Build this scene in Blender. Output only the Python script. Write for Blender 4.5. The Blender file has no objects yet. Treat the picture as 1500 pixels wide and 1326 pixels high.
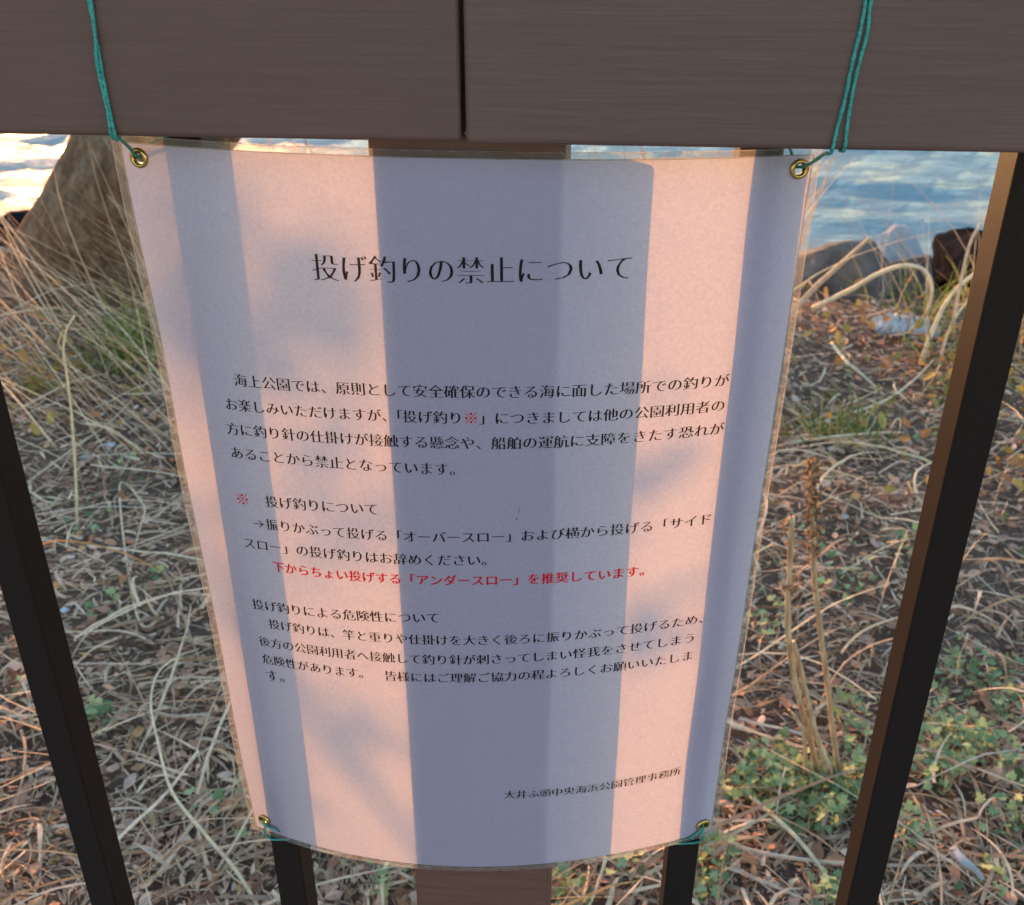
import bpy, bmesh, math, random
import numpy as np
from mathutils import Vector, Matrix

R = math.radians
random.seed(7)
rng = np.random.default_rng(11)
scene = bpy.context.scene
COL = scene.collection

# ------------------------------------------------------------------ camera
CZ = 1.10
FPX = 1500.0
PITCH = math.atan(1500.0 / 2817.0)
YAW = R(4.85)
cam_data = bpy.data.cameras.new("camera")
cam_data.sensor_width = 36.0
cam_data.sensor_fit = 'HORIZONTAL'
cam_data.lens = 36.0 * FPX / 1500.0
cam_data.clip_start = 0.02
cam_data.clip_end = 4000
cam_data.dof.use_dof = True
cam_data.dof.focus_distance = 0.50
cam_data.dof.aperture_fstop = 22
cam = bpy.data.objects.new("camera", cam_data)
COL.objects.link(cam)
cam.location = (0, 0, CZ)
cam.rotation_euler = (R(90) - PITCH, 0, YAW)
scene.camera = cam

# ------------------------------------------------------------------ light
SUN_AZ = 26.0      # degrees left of the fence normal, beyond the fence
SUN_EL = 8.0
world = bpy.data.worlds.new("World")
scene.world = world
world.use_nodes = True
wn = world.node_tree
bg = wn.nodes["Background"]
sky = wn.nodes.new("ShaderNodeTexSky")
sky.sky_type = 'NISHITA'
sky.sun_disc = False
sky.sun_elevation = R(SUN_EL)
sky.sun_rotation = R(-SUN_AZ)
sky.air_density = 1.0
sky.dust_density = 0.4
sky.ozone_density = 1.3
wn.links.new(sky.outputs[0], bg.inputs[0])
bg.inputs[1].default_value = 0.15
sd = bpy.data.lights.new("sun", 'SUN')
sd.energy = 2.25
sd.angle = R(0.5)
sd.color = (1.0, 0.41, 0.11)
sun = bpy.data.objects.new("sun", sd)
COL.objects.link(sun)
_d = Vector((-math.sin(R(SUN_AZ)) * math.cos(R(SUN_EL)), math.cos(R(SUN_AZ)) * math.cos(R(SUN_EL)), math.sin(R(SUN_EL))))
sun.rotation_euler = _d.to_track_quat('Z', 'Y').to_euler()
sun.location = _d * 20

scene.view_settings.view_transform = 'Standard'
scene.view_settings.look = 'None'
scene.view_settings.gamma = 1.0
scene.view_settings.exposure = 2.25
scene.cycles.max_bounces = 8
scene.cycles.transparent_max_bounces = 12

# ------------------------------------------------------------------ helpers
_cy, _sy, _cp, _sp = math.cos(YAW), math.sin(YAW), math.cos(PITCH), math.sin(PITCH)
def ray(px, py):
    x = (px - 750.0) / FPX
    v = (663.0 - py) / FPX
    f = _cp + v * _sp
    z = -_sp + v * _cp
    return Vector((x * _cy - f * _sy, x * _sy + f * _cy, z))
def at_Y(px, py, Y):
    d = ray(px, py); t = Y / d.y
    return Vector((d.x * t, Y, CZ + d.z * t))
def at_Z(px, py, z):
    d = ray(px, py); t = (z - CZ) / d.z
    return Vector((d.x * t, d.y * t, z))
def project(p):
    X, Y, Z = p[0], p[1], p[2] - CZ
    x = X * _cy + Y * _sy
    f0 = -X * _sy + Y * _cy
    f = f0 * _cp - Z * _sp
    v = f0 * _sp + Z * _cp
    return 750 + FPX * x / f, 663 - FPX * v / f

def mat(name, base=(0.5, 0.5, 0.5), rough=0.6, metal=0.0, spec=0.5):
    m = bpy.data.materials.new(name); m.use_nodes = True
    b = m.node_tree.nodes["Principled BSDF"]
    b.inputs["Base Color"].default_value = (*base, 1)
    b.inputs["Roughness"].default_value = rough
    b.inputs["Metallic"].default_value = metal
    b.inputs["Specular IOR Level"].default_value = spec
    return m
def N(m, t, **kw):
    n = m.node_tree.nodes.new(t)
    for k, v in kw.items(): setattr(n, k, v)
    return n
def L(m, a, b): m.node_tree.links.new(a, b)
def bsdf(m): return m.node_tree.nodes["Principled BSDF"]
def ramp(m, stops, interp='LINEAR'):
    r = N(m, "ShaderNodeValToRGB"); cr = r.color_ramp; cr.interpolation = interp
    while len(cr.elements) < len(stops): cr.elements.new(0.5)
    for e, (p, c) in zip(cr.elements, stops): e.position = p; e.color = (*c, 1)
    return r
def noise(m, scale, detail=4, rough=0.55, vec=None, map_scale=None, map_rot=None):
    n = N(m, "ShaderNodeTexNoise"); n.inputs["Scale"].default_value = scale
    n.inputs["Detail"].default_value = detail; n.inputs["Roughness"].default_value = rough
    tc = N(m, "ShaderNodeTexCoord")
    src = tc.outputs["Object"] if vec is None else vec
    if map_scale:
        mp = N(m, "ShaderNodeMapping"); mp.inputs["Scale"].default_value = map_scale
        if map_rot: mp.inputs["Rotation"].default_value = map_rot
        L(m, src, mp.inputs[0]); src = mp.outputs[0]
    L(m, src, n.inputs["Vector"])
    return n
def bump(m, height, strength=0.3, dist=0.01):
    b = N(m, "ShaderNodeBump"); b.inputs["Strength"].default_value = strength; b.inputs["Distance"].default_value = dist
    L(m, height, b.inputs["Height"]); L(m, b.outputs[0], bsdf(m).inputs["Normal"]); return b

def obj(name, me, m=None, parent=None, smooth=False):
    o = bpy.data.objects.new(name, me); COL.objects.link(o)
    if m is not None:
        for mm in (m if isinstance(m, (list, tuple)) else [m]): me.materials.append(mm)
    if smooth:
        me.polygons.foreach_set("use_smooth", [True] * len(me.polygons))
    if parent is not None: o.parent = parent
    return o
def mesh(name, verts, faces):
    me = bpy.data.meshes.new(name); me.from_pydata([tuple(v) for v in verts], [], faces); me.update(); return me
def tag(o, label=None, cat=None, group=None, kind=None):
    if label: o["label"] = label
    if cat: o["category"] = cat
    if group: o["group"] = group
    if kind: o["kind"] = kind
    return o
def empty(name, loc, label, cat, group=None):
    o = bpy.data.objects.new(name, None); COL.objects.link(o); o.location = loc; o.empty_display_size = 0.02
    return tag(o, label, cat, group)
def under(child, par):
    child.parent = par; child.matrix_parent_inverse = Matrix.Translation(par.location).inverted(); return child
def box_mesh(name, x0, x1, y0, y1, z0, z1, bev=0.002, seg=2):
    bm = bmesh.new(); bmesh.ops.create_cube(bm, size=1)
    for v in bm.verts:
        v.co = Vector((x0 + (v.co.x + .5) * (x1 - x0), y0 + (v.co.y + .5) * (y1 - y0), z0 + (v.co.z + .5) * (z1 - z0)))
    if bev: bmesh.ops.bevel(bm, geom=bm.edges[:], offset=bev, segments=seg, profile=0.5, affect='EDGES')
    me = bpy.data.meshes.new(name); bm.to_mesh(me); bm.free(); return me
def spline(pts, n=8):
    P = [Vector(p) for p in pts]
    if len(P) < 3: return P
    out = []
    Q = [P[0] * 2 - P[1]] + P + [P[-1] * 2 - P[-2]]
    for i in range(1, len(Q) - 2):
        a, b, c, d = Q[i - 1], Q[i], Q[i + 1], Q[i + 2]
        for k in range(n):
            t = k / n
            out.append(0.5 * ((2 * b) + (c - a) * t + (2 * a - 5 * b + 4 * c - d) * t * t + (3 * b - a - 3 * c + d) * t ** 3))
    out.append(P[-1]); return out
def tube(pts, rad, sides=8, closed=False):
    """verts, faces of a swept tube; rad a number or a function of t in 0..1"""
    V, F = [], []; n = len(pts)
    up = Vector((0.13, 0.29, 0.95)).normalized()
    prev = None
    for i, p in enumerate(pts):
        a = pts[(i - 1) % n] if (closed or i > 0) else p
        b = pts[(i + 1) % n] if (closed or i < n - 1) else p
        T = (b - a)
        T = T.normalized() if T.length > 1e-9 else Vector((0, 0, 1))
        s = prev if prev is not None else (up if abs(T.dot(up)) < .95 else Vector((1, 0, 0)))
        s = (s - T * s.dot(T)); s = s.normalized() if s.length > 1e-6 else T.orthogonal().normalized()
        prev = s; q = T.cross(s)
        r = rad(i / max(1, n - 1)) if callable(rad) else rad
        for k in range(sides):
            an = 2 * math.pi * k / sides
            V.append(p + (s * math.cos(an) + q * math.sin(an)) * r)
    m = n if closed else n - 1
    for i in range(m):
        for k in range(sides):
            a = i * sides + k; b = i * sides + (k + 1) % sides
            c = ((i + 1) % n) * sides + (k + 1) % sides; d = ((i + 1) % n) * sides + k
            F.append((a, b, c, d))
    if not closed:
        F.append(tuple(range(sides - 1, -1, -1))); F.append(tuple((n - 1) * sides + k for k in range(sides)))
    return V, F
class MB:
    def __init__(s): s.V = []; s.F = []
    def add(s, V, F):
        o = len(s.V); s.V += list(V); s.F += [tuple(i + o for i in f) for f in F]; return s
    def build(s, name, m, parent=None, smooth=False, rel=None):
        V = s.V if rel is None else [Vector(v) - Vector(rel) for v in s.V]
        return obj(name, mesh(name, V, s.F), m, parent, smooth)

def vnoise(x, y, seed=0):
    """cheap smooth value noise, vectorised"""
    x = np.asarray(x, float); y = np.asarray(y, float)
    xi = np.floor(x).astype(int); yi = np.floor(y).astype(int); xf = x - xi; yf = y - yi
    def h(a, b):
        n = (a * 374761393 + b * 668265263 + seed * 974711) & 0x7fffffff
        n = ((n ^ (n >> 13)) * 1274126177) & 0x7fffffff
        return ((n ^ (n >> 16)) & 0xffff) / 65535.0
    u = xf * xf * (3 - 2 * xf); v = yf * yf * (3 - 2 * yf)
    return (h(xi, yi) * (1 - u) + h(xi + 1, yi) * u) * (1 - v) + (h(xi, yi + 1) * (1 - u) + h(xi + 1, yi + 1) * u) * v

WATER_Z = -0.95
def ground_z(x, y):
    x = np.asarray(x, float); y = np.asarray(y, float)
    z = (vnoise(x * 2.2 + 9, y * 2.2, 1) - .5) * .05 + (vnoise(x * 7, y * 7, 2) - .5) * .022 + (vnoise(x * 23, y * 23, 3) - .5) * .008
    m = np.clip((y - .5) / .5, 0, 1)
    z = z * m
    d = np.clip(y - 3.25 - .25 * (vnoise(x * 1.1, y * 0 + 3, 5) - .5), 0, 6)
    z = z - d * .62
    return np.maximum(z, -2.0)
def gz(x, y): return float(ground_z(x, y))

# ------------------------------------------------------------------ materials
def m_rail(name, c0, c1, c2, rough=.55, spec=.3):
    m = mat(name, c1, rough, spec=spec)
    n1 = noise(m, 1, 6, .6, map_scale=(30, 900, 2600))
    n2 = noise(m, 1, 4, .6, map_scale=(14.0, 220, 800))
    n3 = noise(m, 5, 3, .5)
    mx = N(m, "ShaderNodeMath", operation='MULTIPLY'); L(m, n1.outputs[0], mx.inputs[0]); mx.inputs[1].default_value = .62
    a1 = N(m, "ShaderNodeMath", operation='MULTIPLY_ADD'); L(m, n2.outputs[0], a1.inputs[0]); a1.inputs[1].default_value = .38; L(m, mx.outputs[0], a1.inputs[2])
    r = ramp(m, [(.36, c0), (.5, c1), (.64, c2)]); L(m, a1.outputs[0], r.inputs[0])
    mm = N(m, "ShaderNodeMix", data_type='RGBA', blend_type='MULTIPLY'); mm.inputs[0].default_value = .5
    r3 = ramp(m, [(.35, (.72, .72, .72)), (.65, (1.1, 1.1, 1.1))]); L(m, n3.outputs[0], r3.inputs[0])
    L(m, r.outputs[0], mm.inputs["A"]); L(m, r3.outputs[0], mm.inputs["B"])
    L(m, mm.outputs["Result"], bsdf(m).inputs["Base Color"])
    bump(m, a1.outputs[0], .3, .0003)
    return m
M_RAIL = m_rail("brown_composite", (.083, .039, .031), (.090, .043, .0345), (.100, .050, .0415))
M_RAIL2 = m_rail("brown_composite_worn", (.083, .040, .033), (.094, .0475, .039), (.113, .061, .053))
M_POST = m_rail("brown_post", (.080, .032, .023), (.100, .042, .031), (.122, .056, .043))
def m_baluster():
    m = mat("dark_brown_powder_coat", (.008, .0045, .0035), .44, spec=.10)
    n = noise(m, 900, 2, .5)
    r = ramp(m, [(.40, (.010, .006, .005)), (.80, (.016, .010, .008))]); L(m, n.outputs[0], r.inputs[0])
    L(m, r.outputs[0], bsdf(m).inputs["Base Color"])
    bump(m, n.outputs[0], .06, .0003)
    return m
M_BAL = m_baluster()

def m_paper():
    m = bpy.data.materials.new("printed_paper"); m.use_nodes = True; nt = m.node_tree
    nt.nodes.remove(nt.nodes["Principled BSDF"]); out = nt.nodes["Material Output"]
    n1 = noise(m, 620, 3, .6); n2 = noise(m, 2200, 2, .6)
    ad = N(m, "ShaderNodeMath", operation='MULTIPLY_ADD'); L(m, n1.outputs[0], ad.inputs[0]); ad.inputs[1].default_value = .6
    h = N(m, "ShaderNodeMath", operation='MULTIPLY'); L(m, n2.outputs[0], h.inputs[0]); h.inputs[1].default_value = .4
    L(m, h.outputs[0], ad.inputs[2])
    r = ramp(m, [(.36, (.58, .53, .48)), (.64, (.92, .85, .78))]); L(m, ad.outputs[0], r.inputs[0])
    tr = N(m, "ShaderNodeBsdfTranslucent"); L(m, r.outputs[0], tr.inputs[0])
    df = N(m, "ShaderNodeBsdfDiffuse"); df.inputs[0].default_value = (.385, .325, .43, 1)
    mx = N(m, "ShaderNodeMixShader"); mx.inputs[0].default_value = .19
    L(m, df.outputs[0], mx.inputs[1]); L(m, tr.outputs[0], mx.inputs[2]); L(m, mx.outputs[0], out.inputs[0])
    return m
M_PAPER = m_paper()
def m_film():
    m = bpy.data.materials.new("clear_film"); m.use_nodes = True; nt = m.node_tree
    nt.nodes.remove(nt.nodes["Principled BSDF"]); out = nt.nodes["Material Output"]
    t = N(m, "ShaderNodeBsdfTransparent"); t.inputs[0].default_value = (.97, .97, .965, 1)
    g = N(m, "ShaderNodeBsdfGlossy"); g.inputs["Roughness"].default_value = .16
    n = noise(m, 60, 3, .5); b = N(m, "ShaderNodeBump"); b.inputs["Strength"].default_value = .12; b.inputs["Distance"].default_value = .001
    L(m, n.outputs[0], b.inputs["Height"]); L(m, b.outputs[0], g.inputs["Normal"])
    f = N(m, "ShaderNodeFresnel"); f.inputs[0].default_value = 1.30
    mx = N(m, "ShaderNodeMixShader"); L(m, f.outputs[0], mx.inputs[0]); L(m, t.outputs[0], mx.inputs[1]); L(m, g.outputs[0], mx.inputs[2])
    L(m, mx.outputs[0], out.inputs[0]); return m
M_FILM = m_film()
def m_rim(fac, name):
    m = bpy.data.materials.new(name); m.use_nodes = True; nt = m.node_tree
    nt.nodes.remove(nt.nodes["Principled BSDF"]); out = nt.nodes["Material Output"]
    t = N(m, "ShaderNodeBsdfTransparent"); t.inputs[0].default_value = (.93, .92, .89, 1)
    d = N(m, "ShaderNodeBsdfDiffuse"); d.inputs[0].default_value = (.34, .31, .30, 1)
    tl = N(m, "ShaderNodeBsdfTranslucent"); tl.inputs[0].default_value = (.40, .36, .32, 1)
    a = N(m, "ShaderNodeMixShader"); L(m, d.outputs[0], a.inputs[1]); L(m, tl.outputs[0], a.inputs[2])
    nz = noise(m, 120, 2, .5); mr = N(m, "ShaderNodeMapRange"); mr.inputs[1].default_value = .3; mr.inputs[2].default_value = .7
    mr.inputs[3].default_value = fac * .8; mr.inputs[4].default_value = fac * 1.15; L(m, nz.outputs[0], mr.inputs[0])
    mx = N(m, "ShaderNodeMixShader"); L(m, mr.outputs[0], mx.inputs[0]); L(m, t.outputs[0], mx.inputs[1]); L(m, a.outputs[0], mx.inputs[2])
    L(m, mx.outputs[0], out.inputs[0]); return m
M_MARGIN = m_rim(.30, "milky_film_margin")
M_EDGE = m_rim(.5, "film_cut_edge")
def m_ink(name, c, tcol):
    m = bpy.data.materials.new(name); m.use_nodes = True; nt = m.node_tree
    nt.nodes.remove(nt.nodes["Principled BSDF"]); out = nt.nodes["Material Output"]
    d = N(m, "ShaderNodeBsdfDiffuse"); d.inputs[0].default_value = (*c, 1)
    t = N(m, "ShaderNodeBsdfTranslucent"); t.inputs[0].default_value = (*tcol, 1)
    mx = N(m, "ShaderNodeAddShader"); L(m, d.outputs[0], mx.inputs[0]); L(m, t.outputs[0], mx.inputs[1]); L(m, mx.outputs[0], out.inputs[0])
    return m
M_INK = m_ink("black_ink", (.006, .006, .009), (.06, .03, .022))
M_RED = m_ink("red_ink", (.40, .004, .012), (.40, .01, .012))
M_BRASS = mat("brass", (.46, .29, .085), .33, 1.0)
def m_cord():
    m = mat("green_cord", (.012, .17, .14), .55)
    n = noise(m, 900, 2, .5); r = ramp(m, [(.35, (.008, .11, .09)), (.65, (.02, .24, .20))])
    L(m, n.outputs[0], r.inputs[0]); L(m, r.outputs[0], bsdf(m).inputs["Base Color"]); bump(m, n.outputs[0], .5, .0008); return m
M_CORD = m_cord()
def m_island(name, stops, rough=.75, transl=0.0, spec=.25, nscale=60):
    m = mat(name, stops[0][1], rough, spec=spec)
    g = N(m, "ShaderNodeNewGeometry"); r = ramp(m, stops); L(m, g.outputs["Random Per Island"], r.inputs[0])
    n = noise(m, nscale, 3, .6); r2 = ramp(m, [(.3, (.65, .65, .65)), (.7, (1.2, 1.2, 1.2))]); L(m, n.outputs[0], r2.inputs[0])
    mm = N(m, "ShaderNodeMix", data_type='RGBA', blend_type='MULTIPLY'); mm.inputs[0].default_value = .8
    L(m, r.outputs[0], mm.inputs["A"]); L(m, r2.outputs[0], mm.inputs["B"]); L(m, mm.outputs["Result"], bsdf(m).inputs["Base Color"])
    if transl:
        t = N(m, "ShaderNodeBsdfTranslucent"); L(m, mm.outputs["Result"], t.inputs[0])
        mx = N(m, "ShaderNodeMixShader"); mx.inputs[0].default_value = transl
        L(m, bsdf(m).outputs[0], mx.inputs[1]); L(m, t.outputs[0], mx.inputs[2]); L(m, mx.outputs[0], m.node_tree.nodes["Material Output"].inputs[0])
    return m
M_STRAW = m_island("dry_straw", [(0, (.20, .115, .07)), (.22, (.54, .37, .24)), (.45, (.84, .61, .41)), (.62, (.62, .47, .34)), (.76, (.48, .23, .10)), (.88, (.42, .33, .19)), (1, (.94, .73, .48))], .65, .18)
M_PALE = m_island("pale_straw", [(0, (.72, .55, .34)), (1, (.82, .66, .43))], .55, .12)
M_LITTER = m_island("leaf_litter", [(0, (.22, .11, .06)), (.3, (.48, .25, .16)), (.5, (.54, .36, .27)), (.7, (.62, .26, .11)), (.85, (.78, .56, .43)), (1, (.64, .34, .13))], .7, .2)
M_GREEN = m_island("green_leaves", [(0, (.12, .19, .08)), (.4, (.21, .30, .14)), (.7, (.31, .40, .20)), (1, (.46, .48, .18))], .55, .25)
M_GRASS = m_island("green_grass", [(0, (.09, .13, .03)), (.5, (.16, .20, .05)), (1, (.34, .34, .10))], .6, .3)
M_AUTUMN = m_island("turning_leaves", [(0, (.22, .20, .05)), (.4, (.36, .26, .07)), (.7, (.42, .17, .06)), (1, (.20, .24, .07))], .6, .3)
def m_soil():
    m = mat("soil", (.09, .07, .055), .95, spec=.1)
    n = noise(m, 14, 8, .65); n2 = noise(m, 120, 4, .65)
    r = ramp(m, [(.3, (.065, .041, .028)), (.55, (.16, .106, .075)), (.75, (.30, .21, .15))])
    a = N(m, "ShaderNodeMath", operation='MULTIPLY_ADD'); L(m, n2.outputs[0], a.inputs[0]); a.inputs[1].default_value = .5
    b = N(m, "ShaderNodeMath", operation='MULTIPLY'); L(m, n.outputs[0], b.inputs[0]); b.inputs[1].default_value = .5; L(m, b.outputs[0], a.inputs[2])
    L(m, a.outputs[0], r.inputs[0]); L(m, r.outputs[0], bsdf(m).inputs["Base Color"]); bump(m, a.outputs[0], .8, .012); return m
M_SOIL = m_soil()
def m_rock(name, c0, c1):
    m = mat(name, c0, .85, spec=.15)
    n = noise(m, 9, 8, .65); r = ramp(m, [(.35, c0), (.65, c1)]); L(m, n.outputs[0], r.inputs[0])
    L(m, r.outputs[0], bsdf(m).inputs["Base Color"]); bump(m, n.outputs[0], .7, .03); return m
M_ROCK = m_rock("grey_rock", (.085, .072, .062), (.19, .165, .145))
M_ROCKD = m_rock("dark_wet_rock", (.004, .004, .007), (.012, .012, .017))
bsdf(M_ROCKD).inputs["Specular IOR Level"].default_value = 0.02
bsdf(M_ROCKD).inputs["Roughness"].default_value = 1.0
M_ROCKP = m_rock("pale_rock", (.30, .30, .31), (.45, .45, .46))
def m_bark():
    m = mat("bark", (.15, .12, .095), .95, spec=.15)
    n = noise(m, 1, 8, .7, map_scale=(30, 30, 16)); n2 = noise(m, 5, 4, .6)
    r = ramp(m, [(.3, (.06, .032, .018)), (.5, (.18, .10, .058)), (.7, (.34, .22, .14))]); L(m, n.outputs[0], r.inputs[0])
    mm = N(m, "ShaderNodeMix", data_type='RGBA', blend_type='MIX'); r2 = ramp(m, [(.5, (0, 0, 0)), (.65, (.6, .6, .6))]); L(m, n2.outputs[0], r2.inputs[0])
    L(m, r2.outputs[0], mm.inputs[0]); L(m, r.outputs[0], mm.inputs["A"]); mm.inputs["B"].default_value = (.24, .17, .115, 1)
    L(m, mm.outputs["Result"], bsdf(m).inputs["Base Color"]); bump(m, n.outputs[0], 1.0, .03); return m
M_BARK = m_bark()
def m_stalk():
    m = mat("dead_stalk", (.33, .22, .13), .7)
    n = noise(m, 1, 5, .6, map_scale=(120, 120, 18)); r = ramp(m, [(.3, (.26, .14, .075)), (.55, (.50, .32, .18)), (.75, (.66, .48, .30))])
    L(m, n.outputs[0], r.inputs[0]); L(m, r.outputs[0], bsdf(m).inputs["Base Color"]); bump(m, n.outputs[0], .6, .004); return m
M_STALK = m_stalk()
M_HUSK = m_island("brown_husk", [(0, (.11, .06, .035)), (.6, (.24, .13, .07)), (1, (.38, .25, .14))], .8, .3)
M_SHELL = m_rock("white_shell", (.55, .56, .58), (.75, .76, .78))
M_BAG = mat("thin_plastic", (.46, .48, .50), .45, spec=.6)
def m_water():
    m = mat("water", (.105, .19, .21), .11, spec=.09)
    bsdf(m).inputs["IOR"].default_value = 1.34
    n = noise(m, 1, 6, .6, map_scale=(2.2, 5.5, 1)); n2 = noise(m, 1, 4, .6, map_scale=(9, 22, 1))
    a = N(m, "ShaderNodeMath", operation='MULTIPLY_ADD'); L(m, n2.outputs[0], a.inputs[0]); a.inputs[1].default_value = .25; L(m, n.outputs[0], a.inputs[2])
    bump(m, a.outputs[0], .9, .14)
    df = N(m, "ShaderNodeBsdfDiffuse"); df.inputs[0].default_value = (.27, .345, .36, 1)
    mx = N(m, "ShaderNodeMixShader"); mx.inputs[0].default_value = .42
    L(m, bsdf(m).outputs[0], mx.inputs[1]); L(m, df.outputs[0], mx.inputs[2]); L(m, mx.outputs[0], m.node_tree.nodes["Material Output"].inputs[0])
    return m
M_WATER = m_water()

# ------------------------------------------------------------------ setting: ground, water
def make_ground():
    xs = np.concatenate([np.array([-60, -30, -15, -8, -5]), np.arange(-3.6, 3.61, .04), np.array([5, 8, 15, 30, 60])])
    ys = np.concatenate([np.array([-60, -25, -10, -4, -2, -1, -.3, .2]), np.arange(.5, 4.4, .04), np.array([4.6, 5, 5.5, 6.5, 8])])
    X, Y = np.meshgrid(xs, ys); Z = ground_z(X, Y)
    V = np.stack([X, Y, Z], -1).reshape(-1, 3); nx = len(xs); F = []
    for j in range(len(ys) - 1):
        for i in range(nx - 1):
            a = j * nx + i; F.append((a, a + 1, a + nx + 1, a + nx))
    o = obj("ground", mesh("ground", V, F), M_SOIL, smooth=True); tag(o, kind="structure")
make_ground()
def make_bounce_ground():  # unseen pale surface added behind the camera to bounce light onto the fence
    nx, ny = 61, 50; V, F = [], []
    for j in range(ny):
        for i in range(nx):
            V.append((-12 + 24 * i / (nx - 1), -8 + 8.25 * j / (ny - 1), .012))
    for j in range(ny - 1):
        for i in range(nx - 1):
            a = j * nx + i; F.append((a, a + 1, a + nx + 1, a + nx))
    m = mat("bounce_gravel", (.34, .31, .28), .9, spec=.2)
    n = noise(m, 160, 5, .6); r = ramp(m, [(.3, (.24, .22, .20)), (.7, (.42, .39, .36))]); L(m, n.outputs[0], r.inputs[0]); L(m, r.outputs[0], bsdf(m).inputs["Base Color"]); bump(m, n.outputs[0], .5, .004)
    tag(obj("bounce_ground", mesh("bounce_ground", V, F), m), kind="structure")
make_bounce_ground()
def make_water():
    def axis(near, far, step, grow):
        v = [near]; s = step
        while v[-1] < far: v.append(v[-1] + s); s *= grow
        return np.array(v)
    ys = axis(3.6, 2500, .07, 1.02)
    xr = axis(0, 2500, .09, 1.025); xs = np.concatenate([-xr[:0:-1], xr])
    X, Y = np.meshgrid(xs, ys)
    fade = np.clip(1 - (np.hypot(X, Y) - 14) / 30, 0, 1)
    Z = np.zeros_like(X)
    for (a, wl, am, ph) in ((80, .62, .015, 0.3), (100, .33, .009, 1.7), (65, .46, .012, 4.1), (112, .24, .006, 2.2), (90, 1.3, .018, 5.5)):
        k = 2 * math.pi / wl; c, s = math.cos(R(a)), math.sin(R(a))
        q = k * (X * c + Y * s) + ph + 2.4 * (vnoise(X * .8, Y * .8, int(a)) - .5) * 2
        Z += am * (np.abs(np.sin(q / 2)) * -2 + 1) * .9
    Z += (vnoise(X * 1.6, Y * 3.5, 21) - .5) * .03
    Z = WATER_Z + Z * fade
    V = np.stack([X, Y, Z], -1).reshape(-1, 3); nx = len(xs); F = []
    for j in range(len(ys) - 1):
        for i in range(nx - 1):
            a = j * nx + i; F.append((a, a + 1, a + nx + 1, a + nx))
    o = obj("water", mesh("water", V, F), M_WATER, smooth=True); tag(o, kind="structure")
make_water()

# ------------------------------------------------------------------ fence
RAIL_F, RAIL_B = .403, .4525
RAIL_Z0 = at_Y(750, 210.5, RAIL_F).z
RAIL_Z1 = CZ + .008
POST_F = .4287
BAL_F, BAL_D = .4530, .022
seam = at_Y(676.5, 105, RAIL_F).x
fence = empty("park_fence", (0, .45, 0), "brown park fence of wide top rail, square post and dark thin balusters", "fence")
W = 2.6
under(obj("top_rail", box_mesh("top_rail", -W, seam - .0009, RAIL_F, RAIL_B, RAIL_Z0, RAIL_Z1, .0022, 3), M_RAIL), fence)["label"] = "smoother left length of the top rail up to the joint"
under(obj("top_rail", box_mesh("top_rail", seam + .0009, W, RAIL_F - .0006, RAIL_B, RAIL_Z0 - .0004, RAIL_Z1, .0022, 3), M_RAIL2), fence)["label"] = "more scratched right length of the top rail from the joint"
pl, pr = at_Y(608, 1270, POST_F).x, at_Y(802, 1270, POST_F).x
pl2, pr2 = at_Y(536, 216, POST_F).x, at_Y(830, 216, POST_F).x
px0, px1 = (pl + pl2) / 2, (pr + pr2) / 2
print("POST", pl, pl2, pr, pr2)
under(obj("post", box_mesh("post", px0, px1, POST_F, POST_F + (px1 - px0), -.2, RAIL_Z0 - .002, .002, 2), M_POST), fence)
def baluster(xc, w=.0185):
    o = obj("baluster", box_mesh("baluster", xc - w / 2, xc + w / 2, BAL_F, BAL_F + BAL_D, .10, RAIL_Z1 - .03, .0012, 2), M_BAL)
    return under(o, fence)
bx = [(at_Y(a, 1240, BAL_F).x + at_Y(b, 1240, BAL_F).x) / 2 for a, b in ((105, 150), (397, 438), (985, 1019), (1264, 1304))]
bw = [(at_Y(b, 1240, BAL_F).x - at_Y(a, 1240, BAL_F).x) for a, b in ((105, 150), (397, 438), (985, 1019), (1264, 1304))]
print("BAL", bx, bw)
for x in bx: baluster(x)
step = (bx[3] - bx[0]) / 4
for k in range(1, 14):
    baluster(bx[0] - step * k); baluster(bx[3] + step * k)
under(obj("bottom_rail", box_mesh("bottom_rail", -W, W, BAL_F - .006, BAL_F + BAL_D + .006, .06, .10, .002, 2), M_BAL), fence)
# small fixing plate hanging under the back of the rail
b0 = at_Y(932, 225, .44).x
under(obj("fixing_plate", box_mesh("fixing_plate", b0, b0 + .0125, RAIL_B - .008, RAIL_B - .003, RAIL_Z0 - .0085, RAIL_Z0 + .0, .0015, 2), M_BAL), fence)

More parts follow.
